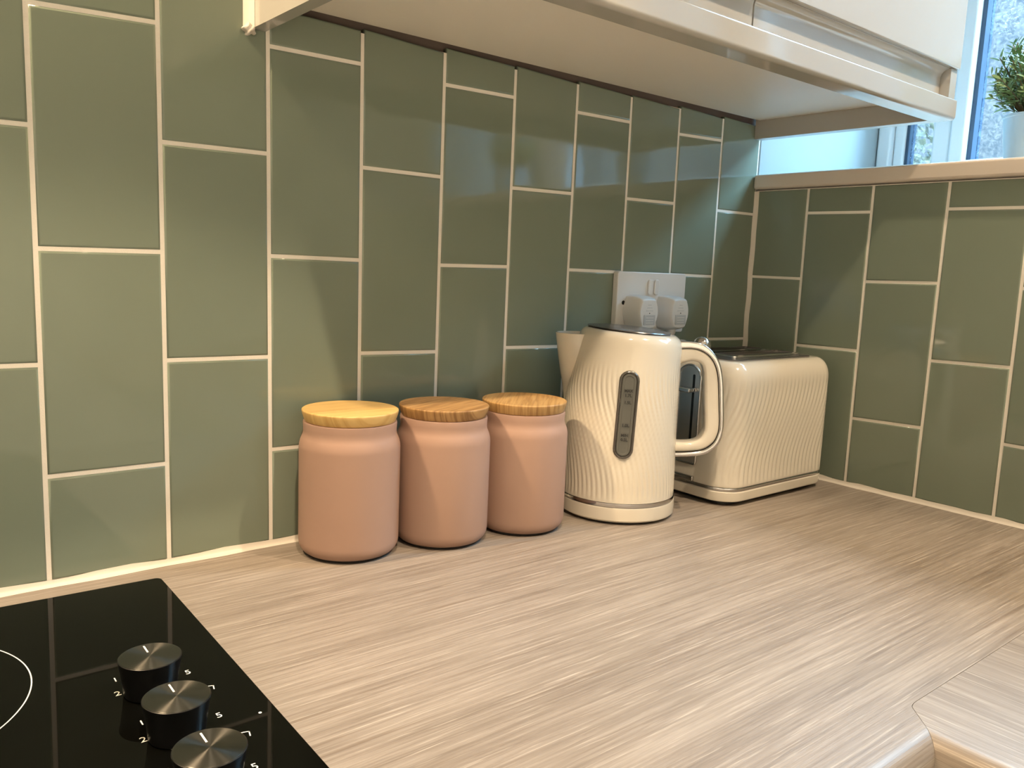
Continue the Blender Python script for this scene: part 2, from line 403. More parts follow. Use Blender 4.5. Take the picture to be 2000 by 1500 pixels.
# narrow strip of tile that turns the corner of the window reveal is covered by the plaster edge
RB = {0: (0, -.0012), 1: (.0037, -.0945), 2: (.0026, -.1975), 3: (-.0033, -.3010), 4: (.0036, -.4057)}
for k in range(5, 13): RB[k] = (0, -.4057 - .1040*(k-4))
HR = {0: [(.103, .103), (.3058, .3061)], 1: [(.2037, .2024), (.4052, .4061)], 2: [(.1064, .1029), (.3074, .3054)],
      3: [(.2037, .2011), (.4061, .4066)], 4: [(.1028, .1035), (.305, .305)]}
for k in range(0, 12):
    js = HR.get(k) or ([(.203, .203), (.406, .406)] if k % 2 else [(.1028, .1028), (.305, .305)])
    column(wall_right, 'R', RB[k+1], RB[k], js, ZB, .4425)
# grout beds: the joint face lies 0.9 mm behind the tile face
bm = bmesh.new(); add_box(bm, (LB[-7][1]-.002, .0010, .001), (-.0003, T, .5425)); add_box(bm, (LB[-7][1]-.002, .0010, .54), (-.8195, T, .812))
obj('grout_bed', bm, 'grout', wall_back)
obj('grout_bed', add_box(bmesh.new(), (.0010, RB[12][1]-.002, .001), (T, -.0003, .4435)), 'grout', wall_right)
box('shadow_gap_strip', (-.826, T-.0006, .5425), (-.001, T+.0002, .60), 'gap_shade', wall_back)  # dark brown paints in the shade of the gap above the tiles

# ---- silicone beads
def bead(path, prof):
    bm = bmesh.new(); rings = []
    for p, (ax, ay) in path:
        rings.append([bm.verts.new((p[0]+a*ax[0]+b*ay[0], p[1]+a*ax[1]+b*ay[1], p[2]+a*ax[2]+b*ay[2])) for a, b in prof])
    n = len(prof)
    for A, B in zip(rings[:-1], rings[1:]):
        for i in range(n): bm.faces.new((A[i], A[(i+1) % n], B[(i+1) % n], B[i]))
    bm.faces.new(rings[0]); bm.faces.new(rings[-1][::-1])
    bmesh.ops.recalc_face_normals(bm, faces=bm.faces); return bm
cov = [(0, 0), (.0055, 0), (.0032, .0013), (.0015, .003), (.0006, .0062), (0, .0062)]
def wob(i): return 1 + .12*math.sin(i*1.9) + .08*math.sin(i*4.7)
n = 60
pb = [((-1.8 + 1.8*i/n, 0, 0.0002), ((0, -wob(i), 0), (0, 0, wob(i+3)))) for i in range(n+1)]
struct(smooth(obj('trim_1', bead(pb, cov), 'silicone'), 60), 'cream silicone bead along back of worktop')
pb = [((0, -1.2*i/n, 0.0002), ((-wob(i), 0, 0), (0, 0, wob(i+3)))) for i in range(n+1)]
struct(smooth(obj('trim_2', bead(pb, cov), 'silicone'), 60), 'cream silicone bead under the window wall tiles')
cv = [(0, 0), (.0055, 0), (.0032, .0014), (.0014, .0032), (0, .0055)]
pb = [((0, 0, .004 + .438*i/20), ((-wob(i), 0, 0), (0, -wob(i+2), 0))) for i in range(21)]
struct(smooth(obj('trim_3', bead(pb, cv), 'silicone'), 60), 'silicone bead down the tiled corner')

# ---- window
win = struct(empty('window_1', (WIN_X, -.475, .467)), 'white framed window with patterned obscure glass')
def wpart(name, a, b, mat, bev=0.002):
    o = box(name, a, b, mat, None, bev); o.parent = win; o.matrix_parent_inverse = Matrix.Translation(-Vector(win.location)); return o
sill = wpart('sill', (-.012, -.95, .4445), (WIN_X+.03, -.0005, .4675), 'sill', .004)
sill['label'] = 'cashmere coloured window sill board'
X0 = WIN_X
wpart('outer_frame', (X0, -.026, .467), (X0+.06, -.001, WIN_HEAD), 'upvc', .004)
wpart('outer_frame', (X0, -.95, .467), (X0+.06, -.03, .505), 'upvc', .004)
wpart('outer_frame', (X0, -.95, WIN_HEAD-.05), (X0+.06, -.03, WIN_HEAD), 'upvc', .004)
wpart('outer_frame', (X0, -.95, .505), (X0+.06, -.90, WIN_HEAD-.05), 'upvc', .004)
wpart('glazing_bead', (X0+.012, -.048, .505), (X0+.045, -.0262, WIN_HEAD-.05), 'upvc', .006)
wpart('gasket', (X0+.016, -.0535, .505), (X0+.04, -.0482, WIN_HEAD-.05), 'gasket', .0)
wpart('pane', (X0+.026, -.104, .507), (X0+.030, -.0536, WIN_HEAD-.05), 'glass', 0)
wpart('mullion', (X0-.006, -.136, .467), (X0+.06, -.1045, WIN_HEAD), 'upvc', .005)
# casement sash
S0, S1 = -.1365, -.895
wpart('sash_stile', (X0-.012, S0-.026, .478), (X0+.05, S0, WIN_HEAD-.03), 'upvc', .005)
wpart('sash_stile', (X0-.012, S1, .478), (X0+.05, S1+.05, WIN_HEAD-.03), 'upvc', .005)
wpart('sash_rail', (X0-.012, S1+.05, .478), (X0+.05, S0-.026, .520), 'upvc', .005)
wpart('sash_rail', (X0-.012, S1+.05, WIN_HEAD-.08), (X0+.05, S0-.026, WIN_HEAD-.03), 'upvc', .005)
wpart('gasket', (X0+.004, S0-.0335, .520), (X0+.034, S0-.0262, WIN_HEAD-.08), 'gasket', 0)
wpart('pane', (X0+.022, S1+.05, .520), (X0+.026, S0-.0336, WIN_HEAD-.08), 'glass', 0)

# ---- garden beyond the glass
struct(box('ground', (.6, -12, -1.0), (30, 12, -.95), 'lawn'), 'lawn outside the window')

bw = box('sky_screen_wall', (4.6, -9, -1.0), (4.8, 8, 3.4), 'sky_screen'); tag(bw, 'added dark wall screening the low sky beyond the patterned window glass', 'wall')  # added to hide the low bright sky, so the panes stay dim
# ================================================================ WALL CABINET
CZ = .522                       # bottom edge of end panels and pelmet
cabn = empty('wall_cabinet', (-.42, 0, CZ)); tag(cabn, 'glossy cashmere wall cabinet with handleless doors above the worktop', 'cabinet')
def cpart(name, bm_or_o, mat='cab', ang=50):
    o = obj(name, bm_or_o, mat) if isinstance(bm_or_o, bmesh.types.BMesh) else bm_or_o
    o.parent = cabn; o.matrix_parent_inverse = Matrix.Translation(-Vector(cabn.location)); return smooth(o, ang)
def cbox(name, a, b, mat='cab', bev=.0012): return cpart(name, add_box(bmesh.new(), a, b, bev), mat)
PX0, PX1, PY = -.8405, -.0006, -.300
EP = [(-.0005, CZ), (PY+.0285, CZ), (PY+.0285, .5487), (PY+.004, .5487), (PY+.004, .5862), (PY+.018, .5862), (PY+.018, 1.24), (-.0005, 1.24)]
cpart('end_panel', prism(EP, PX0, -.8265, 'X', 0), 'cab', 30)
cpart('end_panel', prism(EP, -.0180, PX1, 'X', 0), 'cab', 30)
cbox('bottom_panel', (-.8264, PY+.030, .5500), (-.0181, -.0075, .5680), 'cab_matt', .0006)
cbox('back_panel', (-.8264, -.0115, .5685), (-.0181, -.0075, 1.22), 'cab_matt', 0)
cbox('top_panel', (-.8264, PY+.022, 1.222), (-.0181, -.0115, 1.24), 'cab_matt', .0006)
# light pelmet with a rounded lower front edge
pr = [(PY+.028, CZ), (PY+.028, .5485), (PY+.0030, .5485), (PY+.0012, .5480), (PY+.0003, .5471), (PY, .5460)]
pr += [(PY + .005 - .005*math.cos(math.radians(a)), CZ + .005 - .005*math.sin(math.radians(a))) for a in (0, 22, 45, 67, 90)]
cpart('pelmet', prism(pr, PX0+.0002, PX1-.0002, 'X', 0), 'cab', 35)
# doors with a scooped handle groove along the bottom
def door(x0, x1, g0, g1):
    yb = PY + .0175
    p = [(yb, .5870), (yb, 1.238), (PY+.001, 1.238), (PY, 1.237), (PY, .5885)]
    p += [(PY + .002 - .002*math.cos(math.radians(a)), .5885 - .002*math.sin(math.radians(a))) for a in (30, 60, 90)]
    d = cpart('door', prism(p, x0, x1, 'X', 0), 'cab', 30)
    q = [(PY+.0060, .5864), (PY+.0060, .5850)]
    q += [(PY + .006 + .0105*math.sin(math.radians(a)), .5745 + .0105*math.cos(math.radians(a))) for a in (15, 30, 45, 60, 75, 90)]
    q += [(PY+.0165, .5495), (PY+.0220, .5495), (PY+.0220, .5864)]
    h = obj('handle_groove', prism(q, g0, g1, 'X', 0), 'cab'); smooth(h, 40); h.parent = d; h.matrix_parent_inverse = Matrix()
door(PX0+.001, -.4372, -.8235, -.4372)
door(-.4348, PX1-.001, -.4348, -.0195)
# lump of sealant where the end panel meets the tiles
bm = bmesh.new(); bmesh.ops.create_icosphere(bm, subdivisions=3, radius=.006)
for v in bm.verts: v.co *= 1 + .35*math.sin(v.co.x*900)*math.cos(v.co.z*700); v.co.z *= .9
o = cpart('sealant_blob', bm, 'silicone', 60); o.location = (-.8435, -.0035, CZ-.0015)
bm = bead([((PX0-.0003, -.0003, CZ-.001 + .2*i/20), ((-1, 0, 0), (0, -1, 0))) for i in range(21)], [(0, 0), (.008, 0), (.004, .0025), (.0015, .006), (0, .009)])
cpart('sealant_bead', bm, 'silicone', 60)

# ================================================================ WORKTOPS
def worktop(name, poly, front_edge, mat, label):
    bm = prism(poly, -.038, 0.0, 'Z')
    def on(v): return (v.co.x, v.co.y)
    (ax, ay), (bx, by) = front_edge
    es = [e for e in bm.edges if {(round(v.co.x, 4), round(v.co.y, 4)) for v in e.verts} == {(round(ax, 4), round(ay, 4)), (round(bx, 4), round(by, 4))} and abs(e.verts[0].co.z-e.verts[1].co.z) < 1e-6]
    top = [e for e in es if e.verts[0].co.z > -.01]; bot = [e for e in es if e.verts[0].co.z < -.01]
    bmesh.ops.bevel(bm, geom=top, offset=.014, segments=8, affect='EDGES', profile=0.5)
    o = smooth(obj(name, bm, mat), 50); return tag(o, label, 'worktop', None)
XI, YI = -.6085, -.6029
worktop('worktop', [(-1.95, 0), (0, 0), (0, -.5684), (-.5665, -.5684), (-.5705, -.5688), (-.5740, -.5698), (-.5768, -.5714), (XI, YI), (-1.95, YI)], ((XI, YI), (-1.95, YI)), 'wt_x',
        'long oak-effect worktop with grain along the back wall, carrying hob and jars')
worktop('worktop', [(0, -.5688), (0, -2.0), (XI+.0004, -2.0), (XI+.0004, YI), (-.5765, -.5717), (-.5739, -.5702), (-.5705, -.5692), (-.5665, -.5688)], ((XI+.0004, -2.0), (XI+.0004, YI)), 'wt_y',
        'shorter oak-effect worktop piece joined at the lower right corner with crosswise grain')

# base cabinets under the worktops
def base_unit(name, a, b, front, doors, label):
    e = empty(name, ((a[0]+b[0])/2, (a[1]+b[1])/2, FLOOR)); tag(e, label, 'cabinet', 'base cabinets below the worktops')
    def ch(o): o.parent = e; o.matrix_parent_inverse = Matrix.Translation(-Vector(e.location)); return o
    ch(box('carcass', (a[0], a[1], FLOOR+.15), (b[0], b[1], -.0385), 'cab_matt'))
    ch(box('plinth', (a[0], a[1], FLOOR), (b[0], b[1], FLOOR+.1499), 'cab_matt'))
    for d in doors: ch(box('door', d[0], d[1], 'cab', None, .0015))
base_unit('base_cabinet', (-1.9, -.56, 0), (-.002, -.01, 0), 0, [((-1.898+.6*i, -.58, FLOOR+.16), (-1.302+.6*i, -.5602, -.075)) for i in range(2)],
          'cashmere base cabinet under the long worktop')
base_unit('base_cabinet', (-.555, -1.98, 0), (-.002, -.562, 0), 1, [((-.575, -1.978+.6*i, FLOOR+.16), (-.5552, -1.382+.6*i, -.075)) for i in range(2)],
          'cashmere base cabinet under the window worktop')

# ================================================================ HOB
HOBZ = .0052
hob = empty('ceramic_hob', (-.9460, -.0425, 0), math.radians(-1.3)); tag(hob, 'black ceramic glass hob with white markings set on the worktop', 'hob')
bm = prism(rrect(-.585, -.515, 0, 0, .006), .0003, HOBZ-.0002, 'Z', .0008); smooth(obj('glass_plate', bm, 'hob', hob), 40)
HM = Matrix.LocRotScale(hob.location, hob.rotation_euler.to_quaternion(), None).inverted()
def hl(x, y, z=0): return HM @ Vector((x, y, z))
def ring(name, cx, cy, r, wd, mat, parent, z):
    bm = bmesh.new(); n = 128
    a = [bm.verts.new((r*math.cos(2*PI*i/n), r*math.sin(2*PI*i/n), 0)) for i in range(n)]
    b = [bm.verts.new(((r+wd)*math.cos(2*PI*i/n), (r+wd)*math.sin(2*PI*i/n), 0)) for i in range(n)]
    for i in range(n): bm.faces.new((a[i], b[i], b[(i+1) % n], a[(i+1) % n]))
    p = hl(cx, cy, z); return obj(name, bm, mat, parent, loc=p)
ring('cooking_zone_ring', -1.178, -.1752, .1030, .0009, 'print', hob, HOBZ-.0001)
ring('cooking_zone_ring', -1.172, -.412, .078, .0009, 'print', hob, HOBZ-.0001)
KN = [(-1.0134, -.2506), (-1.0156, -.3145), (-1.0181, -.3808)]
marks = {0: [('1', -1.029, -.2215), ('2', -1.0325, -.2422), ('5', -.9844, -.2386)],
         1: [('1', -1.0297, -.2888), ('2', -1.0343, -.309), ('5', -.9867, -.3077)],
         2: [('3', -1.0360, -.3720), ('5', -.9896, -.3747), ('3', -1.0221, -.3264)]}
marks[2] = [('5', -.9896, -.3747)]; marks[1].append(('3', -1.0221, -.3264+.0)) 
for k, (x, y) in enumerate(KN):
    for s, mx, my in marks[k]:
        text_mesh('marking', s, .0088, 'print', hob, Matrix.Translation(hl(mx, my, HOBZ)), .00004)
for bx, by in ((-.9788, -.2667), (-.9807, -.3363)):
    bm = bmesh.new(); add_box(bm, (-.003, -.0004, 0), (.003, .0004, .0001)); add_box(bm, (.0022, -.0055, 0), (.003, .0004, .0001))
    obj('marking', bm, 'print', hob, loc=hl(bx, by, HOBZ), rot=(0, 0, math.radians(-12)))
bm = lathe([(0, 0), (.0011, 0), (.0011, .0001), (0, .0001)], 16); obj('marking', bm, 'print', hob, loc=hl(-.9638, -.3198, HOBZ))
for k, (x, y) in enumerate(KN):
    kn = empty('control_knob', (x, y, HOBZ)); kn.rotation_euler = (0, 0, math.radians(-1.3))
    tag(kn, ['black hob knob with brushed metal top, farthest of the three on the hob', 'black hob knob with brushed metal top, middle of the three on the hob',
             'black hob knob with brushed metal top, nearest the bottom edge of the photo'][k], 'knob', 'hob control knobs')
    bm = lathe([(0, .0003), (.0168, .0003), (.0172, .001), (.0178, .008), (.0196, .021), (.0204, .0246), (.0204, .0252), (.0198, .0256), (.0, .0256)], 64)
    smooth(obj('grip', bm, 'knob', kn), 40)
    bm = lathe([(0, .0258), (.0192, .0258), (.0199, .0256), (.0199, .0250)], 96); smooth(obj('metal_cap', bm, 'knob_top', kn), 30)
    bm = add_box(bmesh.new(), (-.0006, .0055, .02582), (.0006, .0165, .0260)); obj('pointer', bm, 'print', kn, rot=(0, 0, 0))

# ================================================================ STORAGE JARS
jp = [(0, .0028), (.0455, .0028), (.0466, .0032), (.0478, .0042), (.0500, .0065), (.0516, .0100), (.0523, .0150), (.0523, .1130), (.0520, .1165), (.0510, .1205),
      (.0496, .1240), (.0485, .1265), (.0480, .1295), (.0480, .1330), (.0484, .1385), (.0480, .1402), (.0, .1402)]
lp = [(0, .1406), (.0462, .1406), (.0468, .1412), (.0480, .1442), (.0492, .1482), (.0498, .1508), (.0496, .1520), (.0488, .1526), (0, .1526)]
me_j = me_l = None
jars = [(-.7568, -.0546, 'lid_a', 'blush pink ceramic jar with pale yellow wooden lid, nearest the hob'),
        (-.6510, -.0725, 'lid_b', 'blush pink ceramic jar with brown grained wooden lid, middle of the three'),
        (-.5456, -.0852, 'lid_c', 'blush pink ceramic jar with amber wooden lid, beside the kettle')]
for i, (x, y, lm_, lab) in enumerate(jars):
    j = empty('storage_jar', (x, y, 0), .4*i); tag(j, lab, 'jar', 'row of lidded storage jars')
    if me_j is None:
        o = smooth(obj('body', lathe(jp, 96), 'jar', j), 60); me_j = o.data
        f = smooth(obj('foot_ring', lathe([(0, .0002), (.0440, .0002), (.0442, .0027), (0, .0027)], 64), 'jar_gap', j), 40); me_f = f.data
    else:
        obj('body', me_j, None, j); obj('foot_ring', me_f, None, j)
    smooth(obj('lid', lathe(lp, 96), lm_, j), 45)

# ================================================================ KETTLE
KL = (-.398, -.097, 0); KR = math.radians(-43)
ket = empty('kettle', KL, KR); tag(ket, 'cream fluted kettle with chrome trimmed handle between jars and toaster', 'kettle')
def uring(uL, zL, uR, zR, n, amp=0.0, tw=0.0, nf=68):
    c = ((uL+uR)/2, (zL+zR)/2); h = math.hypot(uR-uL, zR-zL)/2; dx, dz = (uR-uL)/(2*h), (zR-zL)/(2*h)
    pts = []
    for i in range(n):
        a = 2*PI*i/n
        f = 0.0
        if amp > 0:
            g = 0.5 + 0.5*math.cos(nf*(a - tw)); f = -amp*(1-g)**1.6
        r = h + f
        pts.append((c[0] + r*math.cos(a)*dx, r*math.sin(a), c[1] + r*math.cos(a)*dz))
    return pts
def loft(rings, cap0=True, cap1=True):
    bm = bmesh.new(); R = [[bm.verts.new(p) for p in r] for r in rings]; n = len(rings[0])
    for a, b in zip(R[:-1], R[1:]):
        for i in range(n): bm.faces.new((a[i], a[(i+1) % n], b[(i+1) % n], b[i]))
    if cap0: bm.faces.new(R[0][::-1])
    if cap1: bm.faces.new(R[-1])
    bmesh.ops.recalc_face_normals(bm, faces=bm.faces); return bm
prof = [(-.0695, .0270, .0765, .0270), (-.0695, .0600, .0760, .0600), (-.0695, .1000, .0750, .1000), (-.0690, .1400, .0743, .1400), (-.0668, .1640, .0741, .1640),
        (-.0630, .1830, .0744, .1830), (-.0600, .1980, .0747, .1970), (-.0573, .2110, .0750, .2075), (-.0553, .2210, .0748, .2145), (-.0534, .2280, .0735, .2200),
        (-.0508, .2322, .0706, .2247), (-.0478, .2346, .0662, .2276), (-.0450, .2354, .0610, .2287), (-.0435, .2354, .0590, .2288)]
rows = spline(prof, 7)
rr_ = []
for (uL, zL, uR, zR) in rows:
    zm = (zL+zR)/2
    amp = .0009*sstep((zm-.027)/.012)*sstep((.205-zm)/.05)
    tw = -.55*sstep((zm-.035)/.16)
    rr_.append(uring(uL, zL, uR, zR, 544, amp, tw))
smooth(obj('body', loft(rr_), 'cream', ket), 60)
bp_ = [(-.0685, .0035, .0765, .0035), (-.0703, .0055, .0781, .0055), (-.0703, .0195, .0779, .0195), (-.0698, .0212, .0775, .0212), (-.066, .0214, .073, .0214)]
smooth(obj('power_base', loft([uring(*p, 120) for p in bp_]), 'cream', ket), 40)
smooth(obj('foot', loft([uring(-.062, .0003, .070, .0003, 80), uring(-.062, .0034, .070, .0034, 80)]), 'black', ket), 40)
cb = [(-.066, .0216, .073, .0216), (-.0697, .0217, .0768, .0217), (-.0700, .0240, .0770, .0240), (-.0697, .0266, .0767, .0266), (-.066, .0268, .073, .0268)]
smooth(obj('chrome_band', loft([uring(*p, 120) for p in cb]), 'chrome', ket), 40)
# lid: smoked disc with a thin bright rim, tilted like the body top
lr = [(-.0430, .2352, .0582, .2286), (-.0450, .2370, .0602, .2304), (-.0444, .2378, .0596, .2312), (-.030, .2386, .046, .2338), (-.004, .2364, .012, .2354)]
lid = smooth(obj('lid', loft([uring(*p, 96) for p in lr]), 'smoke', ket), 40)
# spout
def spout():
    bm = bmesh.new(); rings = []; n = 20
    lev = [(.138, -.0700, .004), (.150, -.0715, .012), (.165, -.0742, .017), (.180, -.0773, .0205), (.195, -.0800, .0228), (.210, -.0824, .0243), (.2235, -.0845, .0252), (.2262, -.0849, .0254)]
    lev = spline(lev, 3)
    for z, ut, hw in lev:
        ub = -.045
        ring = []
        for k in range(n+1):
            a = -PI/2 + PI*k/n
            ring.append(bm.verts.new((ub + (ut-ub)*max(0, math.cos(a))**.62, hw*math.sin(a), z + .0)))
        rings.append(ring)
    for a, b in zip(rings[:-1], rings[1:]):
        for k in range(n): bm.faces.new((a[k], a[k+1], b[k+1], b[k]))
    bmesh.ops.recalc_face_normals(bm, faces=bm.faces); return bm
sp = smooth(obj('spout', spout(), 'cream', ket), 60)
md = sp.modifiers.new('wall', 'SOLIDIFY'); md.thickness = .0016; md.offset = -1
# handle: chrome outer strap over a cream grip
out_ = [(.0690, .2225), (.0859, .2226), (.1010, .2195), (.1140, .2090), (.1222, .1955), (.1270, .1764), (.1300, .1480), (.1322, .1174), (.1292, .0987), (.1210, .0869), (.1088, .0795), (.0898, .0764), (.0715, .0750)]
mid_ = [(.0690, .2130), (.0859, .2140), (.0985, .2115), (.1095, .2040), (.1168, .1930), (.1213, .1764), (.1243, .1480), (.1268, .1174), (.1242, .1020), (.1175, .0922), (.1072, .0858), (.0898, .0825), (.0715, .0812)]
inn_ = [(.0690, .1925), (.0840, .1975), (.0930, .1975), (.0995, .1940), (.1032, .1850), (.1042, .1764), (.1065, .1480), (.1092, .1174), (.1075, .1065), (.1030, .0997), (.0960, .0962), (.0860, .0945), (.0715, .0937)]
so, sm, si = spline(out_, 6), spline(mid_, 6), spline(inn_, 6)
def strap(A, B, hy, bev):
    bm = bmesh.new(); m = len(A)
    sect = []
    for (a, b) in zip(A, B):
        ring = []
        d = Vector((b[0]-a[0], b[1]-a[1])); L = d.length; d /= L
        r = min(bev, L*.45)
        for (t, y) in ((r*.3, -hy+r*.3), (0, -hy+r), (0, hy-r), (r*.3, hy-r*.3), (r, hy), (L-r, hy), (L-r*.3, hy-r*.3), (L, hy-r), (L, -hy+r), (L-r*.3, -hy+r*.3), (L-r, -hy), (r, -hy)):
            ring.append((a[0]+d.x*t, y, a[1]+d.y*t))
        sect.append(ring)
    return loft(sect)
smooth(obj('handle_grip', strap(sm, si, .0125, .004), 'cream', ket), 50)
smooth(obj('handle_trim', strap(so, sm, .0130, .002), 'chrome', ket), 50)
bm = bmesh.new(); bmesh.ops.create_uvsphere(bm, u_segments=24, v_segments=14, radius=.011)
for v in bm.verts: v.co.z = max(v.co.z, -.003); v.co.x *= 1.05
o = smooth(obj('lid_button', bm, 'chrome', ket, loc=(.1015, .012, .2165)), 60)
# water gauge on the side facing the room
def gauge_pt(u, z, off):                # point on the body surface at the -y side, plus outward offset
    for (a, b) in zip(rows[:-1], rows[1:]):
        za, zb = (a[1]+a[3])/2, (b[1]+b[3])/2
        if za <= z <= zb + 1e-9:
            t = (z-za)/(zb-za); uL, uR = a[0]+(b[0]-a[0])*t, a[2]+(b[2]-a[2])*t
            c, h = (uL+uR)/2, (uR-uL)/2; return (u, -math.sqrt(max(0, h*h-(u-c)**2)) - off, z)
def stadium(uc0, z0, uc1, z1, hw, n=10):
    """slightly slanted stadium outline (u,z)"""
    pts = []
    for k in range(n+1): a = PI*k/n; pts.append((uc1 + hw*math.cos(a), z1 + hw*math.sin(a)))
    for k in range(n+1): a = PI + PI*k/n; pts.append((uc0 + hw*math.cos(a), z0 + hw*math.sin(a)))
    return pts
GA = (.0035, .0945, .0066, .1770)
def gauge_loft(levels):
    rings = []
    for hw, off in levels: rings.append([gauge_pt(u, z, off) for u, z in stadium(*GA, hw)])
    return loft(rings, True, True)
gm = smooth(obj('gauge_frame', gauge_loft([(.0122, -.002), (.0122, .0010), (.0114, .0024), (.0100, .0026), (.0092, .0016), (.0088, .0010)]), 'gauge_rim', ket), 50)
gm['label'] = 'grey water level window'
g2 = smooth(obj('gauge_plate', gauge_loft([(.0087, -.001), (.0087, .0014), (.0080, .0020), (.0062, .0020), (.0054, .0013), (.0050, .0013)]), 'gauge', ket), 50)
def gm_mat(u, z, off):
    p = Vector(gauge_pt(u, z, off)); return Matrix.Translation(p) @ Matrix.Rotation(PI/2, 4, 'X')
for s, z, sz in (('MAX', .1650, .0046), ('1.7L', .1595, .0050), ('1.5L', .1510, .0050), ('1.0L', .1235, .0052), ('MIN', .1115, .0048), ('0.5L', .1062, .0048)):
    u = GA[0] + (GA[2]-GA[0])*(z-GA[1])/(GA[3]-GA[1])
    text_mesh('level_mark', s, sz, 'ink', ket, gm_mat(u, z, .0016), .00005, bold=.00018)

# ================================================================ TOASTER
TX0, TX1, TY0, TY1 = -.272, -.024, -.183, -.012
tc_ = ((TX0+TX1)/2, (TY0+TY1)/2)
toa = empty('toaster', (tc_[0], tc_[1], 0)); tag(toa, 'cream fluted two-slot toaster with chrome trim in the tiled corner', 'toaster')
HX, HY = (TX1-TX0)/2, (TY1-TY0)/2
def perim(hx, hy, r, n):
    """n points by arc length, starting at middle of -x end, going counter-clockwise (towards -y front)"""
    segs = [('l', (-hx, 0), (-hx, -hy+r)), ('a', (-hx+r, -hy+r), 180), ('l', (-hx+r, -hy), (hx-r, -hy)), ('a', (hx-r, -hy+r), 270),
            ('l', (hx, -hy+r), (hx, hy-r)), ('a', (hx-r, hy-r), 0), ('l', (hx-r, hy), (-hx+r, hy)), ('a', (-hx+r, hy-r), 90), ('l', (-hx, hy-r), (-hx, 0))]
    lens = [math.dist(s[1], s[2]) if s[0] == 'l' else PI/2*r for s in segs]; tot = sum(lens); out = []
    for i in range(n):
        d = tot*i/n; k = 0
        while d > lens[k]: d -= lens[k]; k += 1
        s = segs[k]; t = d/lens[k]
        if s[0] == 'l':
            p = (s[1][0]+(s[2][0]-s[1][0])*t, s[1][1]+(s[2][1]-s[1][1])*t); q = (s[2][0]-s[1][0], s[2][1]-s[1][1]); L = math.hypot(*q) or 1
            nn = (q[1]/L, -q[0]/L)
        else:
            a = math.radians(s[2] + 90*t); nn = (math.cos(a), math.sin(a)); p = (s[1][0]+r*nn[0], s[1][1]+r*nn[1])
        out.append((p, nn, tot*i/n, tot))
    return out
RC = .034; NT = 960
P0 = perim(HX, HY, RC, NT); TOT = P0[0][3]; NF = 84
def trow(z, inset, amp, tw):
    ring = []
    for (p, nn, d, tot) in P0:
        e = min(d, tot-d); fade = sstep((e-.045)/.05)
        g = .5 + .5*math.cos(2*PI*NF*(d - tw)/tot); f = -amp*fade*(1-g)**1.5
        ring.append((p[0] + nn[0]*(f-inset), p[1] + nn[1]*(f-inset), z))
    return ring
zr = [(.0255, .0008), (.0262, 0), (.030, 0)] + [(.030 + .135*i/24, 0) for i in range(1, 25)]
zr += [(.165 + .028*math.sin(math.radians(a)), .020*(1-math.cos(math.radians(a)))) for a in (12, 24, 36, 48, 60, 72, 82, 90)]
rows_t = []
for z, ins in zr:
    amp = .0012*sstep((z-.0265)/.012)*sstep((.178-z)/.04)
    rows_t.append(trow(z, ins, amp, .038*sstep((z-.045)/.115)))
smooth(obj('body', loft(rows_t, False, True), 'cream', toa), 60)
def tband(levels, mat, name):
    R = []
    for z, ins in levels: R.append([(p[0]-nn[0]*ins, p[1]-nn[1]*ins, z) for (p, nn, d, t) in P0[::6]])
    return smooth(obj(name, loft(R), mat, toa), 40)
tband([(.0003, .012), (.0058, .012)], 'black', 'foot')
tband([(.0060, .004), (.0066, .0012), (.0085, 0), (.0190, -.0004), (.0205, .0008), (.0206, .003)], 'cream', 'base')
tband([(.0207, .003), (.0208, .0003), (.0230, -.0002), (.0252, .0004), (.0253, .003)], 'chrome', 'chrome_band')
# top tray with two slots
TZ = .1934
def frame_mesh(outer, holes_x, holes_y, z0, z1):
    bm = bmesh.new()
    xs = [outer[0]] + holes_x + [outer[2]]; ys = [outer[1]] + holes_y + [outer[3]]
    for i in range(len(xs)-1):
        for j in range(len(ys)-1):
            if i == 1 and j in (1, 3): continue
            add_box(bm, (xs[i], ys[j], z0), (xs[i+1], ys[j+1], z1))
    bmesh.ops.remove_doubles(bm, verts=bm.verts, dist=1e-6); return bm
bm = prism(rrect(-.094, -.060, .094, .060, .012), TZ-.0005, TZ+.0016, 'Z', .0007); smooth(obj('top_tray', bm, 'smoke', toa), 40)
for sy in (-.027, .027):
    bm = bmesh.new(); o_ = rrect(-.080, sy-.0215, .080, sy+.0215, .006); i_ = rrect(-.074, sy-.0165, .074, sy+.0165, .004)
    A = [[bm.verts.new((x, y, z)) for x, y in poly] for poly, z in ((o_, TZ+.0017), (o_, TZ+.0046), (i_, TZ+.0050), (i_, TZ+.0018))]
    n = len(o_)
    for a, b in zip(A[:-1], A[1:]):
        for i in range(n): bm.faces.new((a[i], a[(i+1) % n], b[(i+1) % n], b[i]))
    bmesh.ops.recalc_face_normals(bm, faces=bm.faces)
    smooth(obj('slot_rim', bm, 'chrome', toa), 40)
    bm = prism(i_, TZ+.00165, TZ+.0019, 'Z'); obj('bread_slot', bm, 'void', toa)
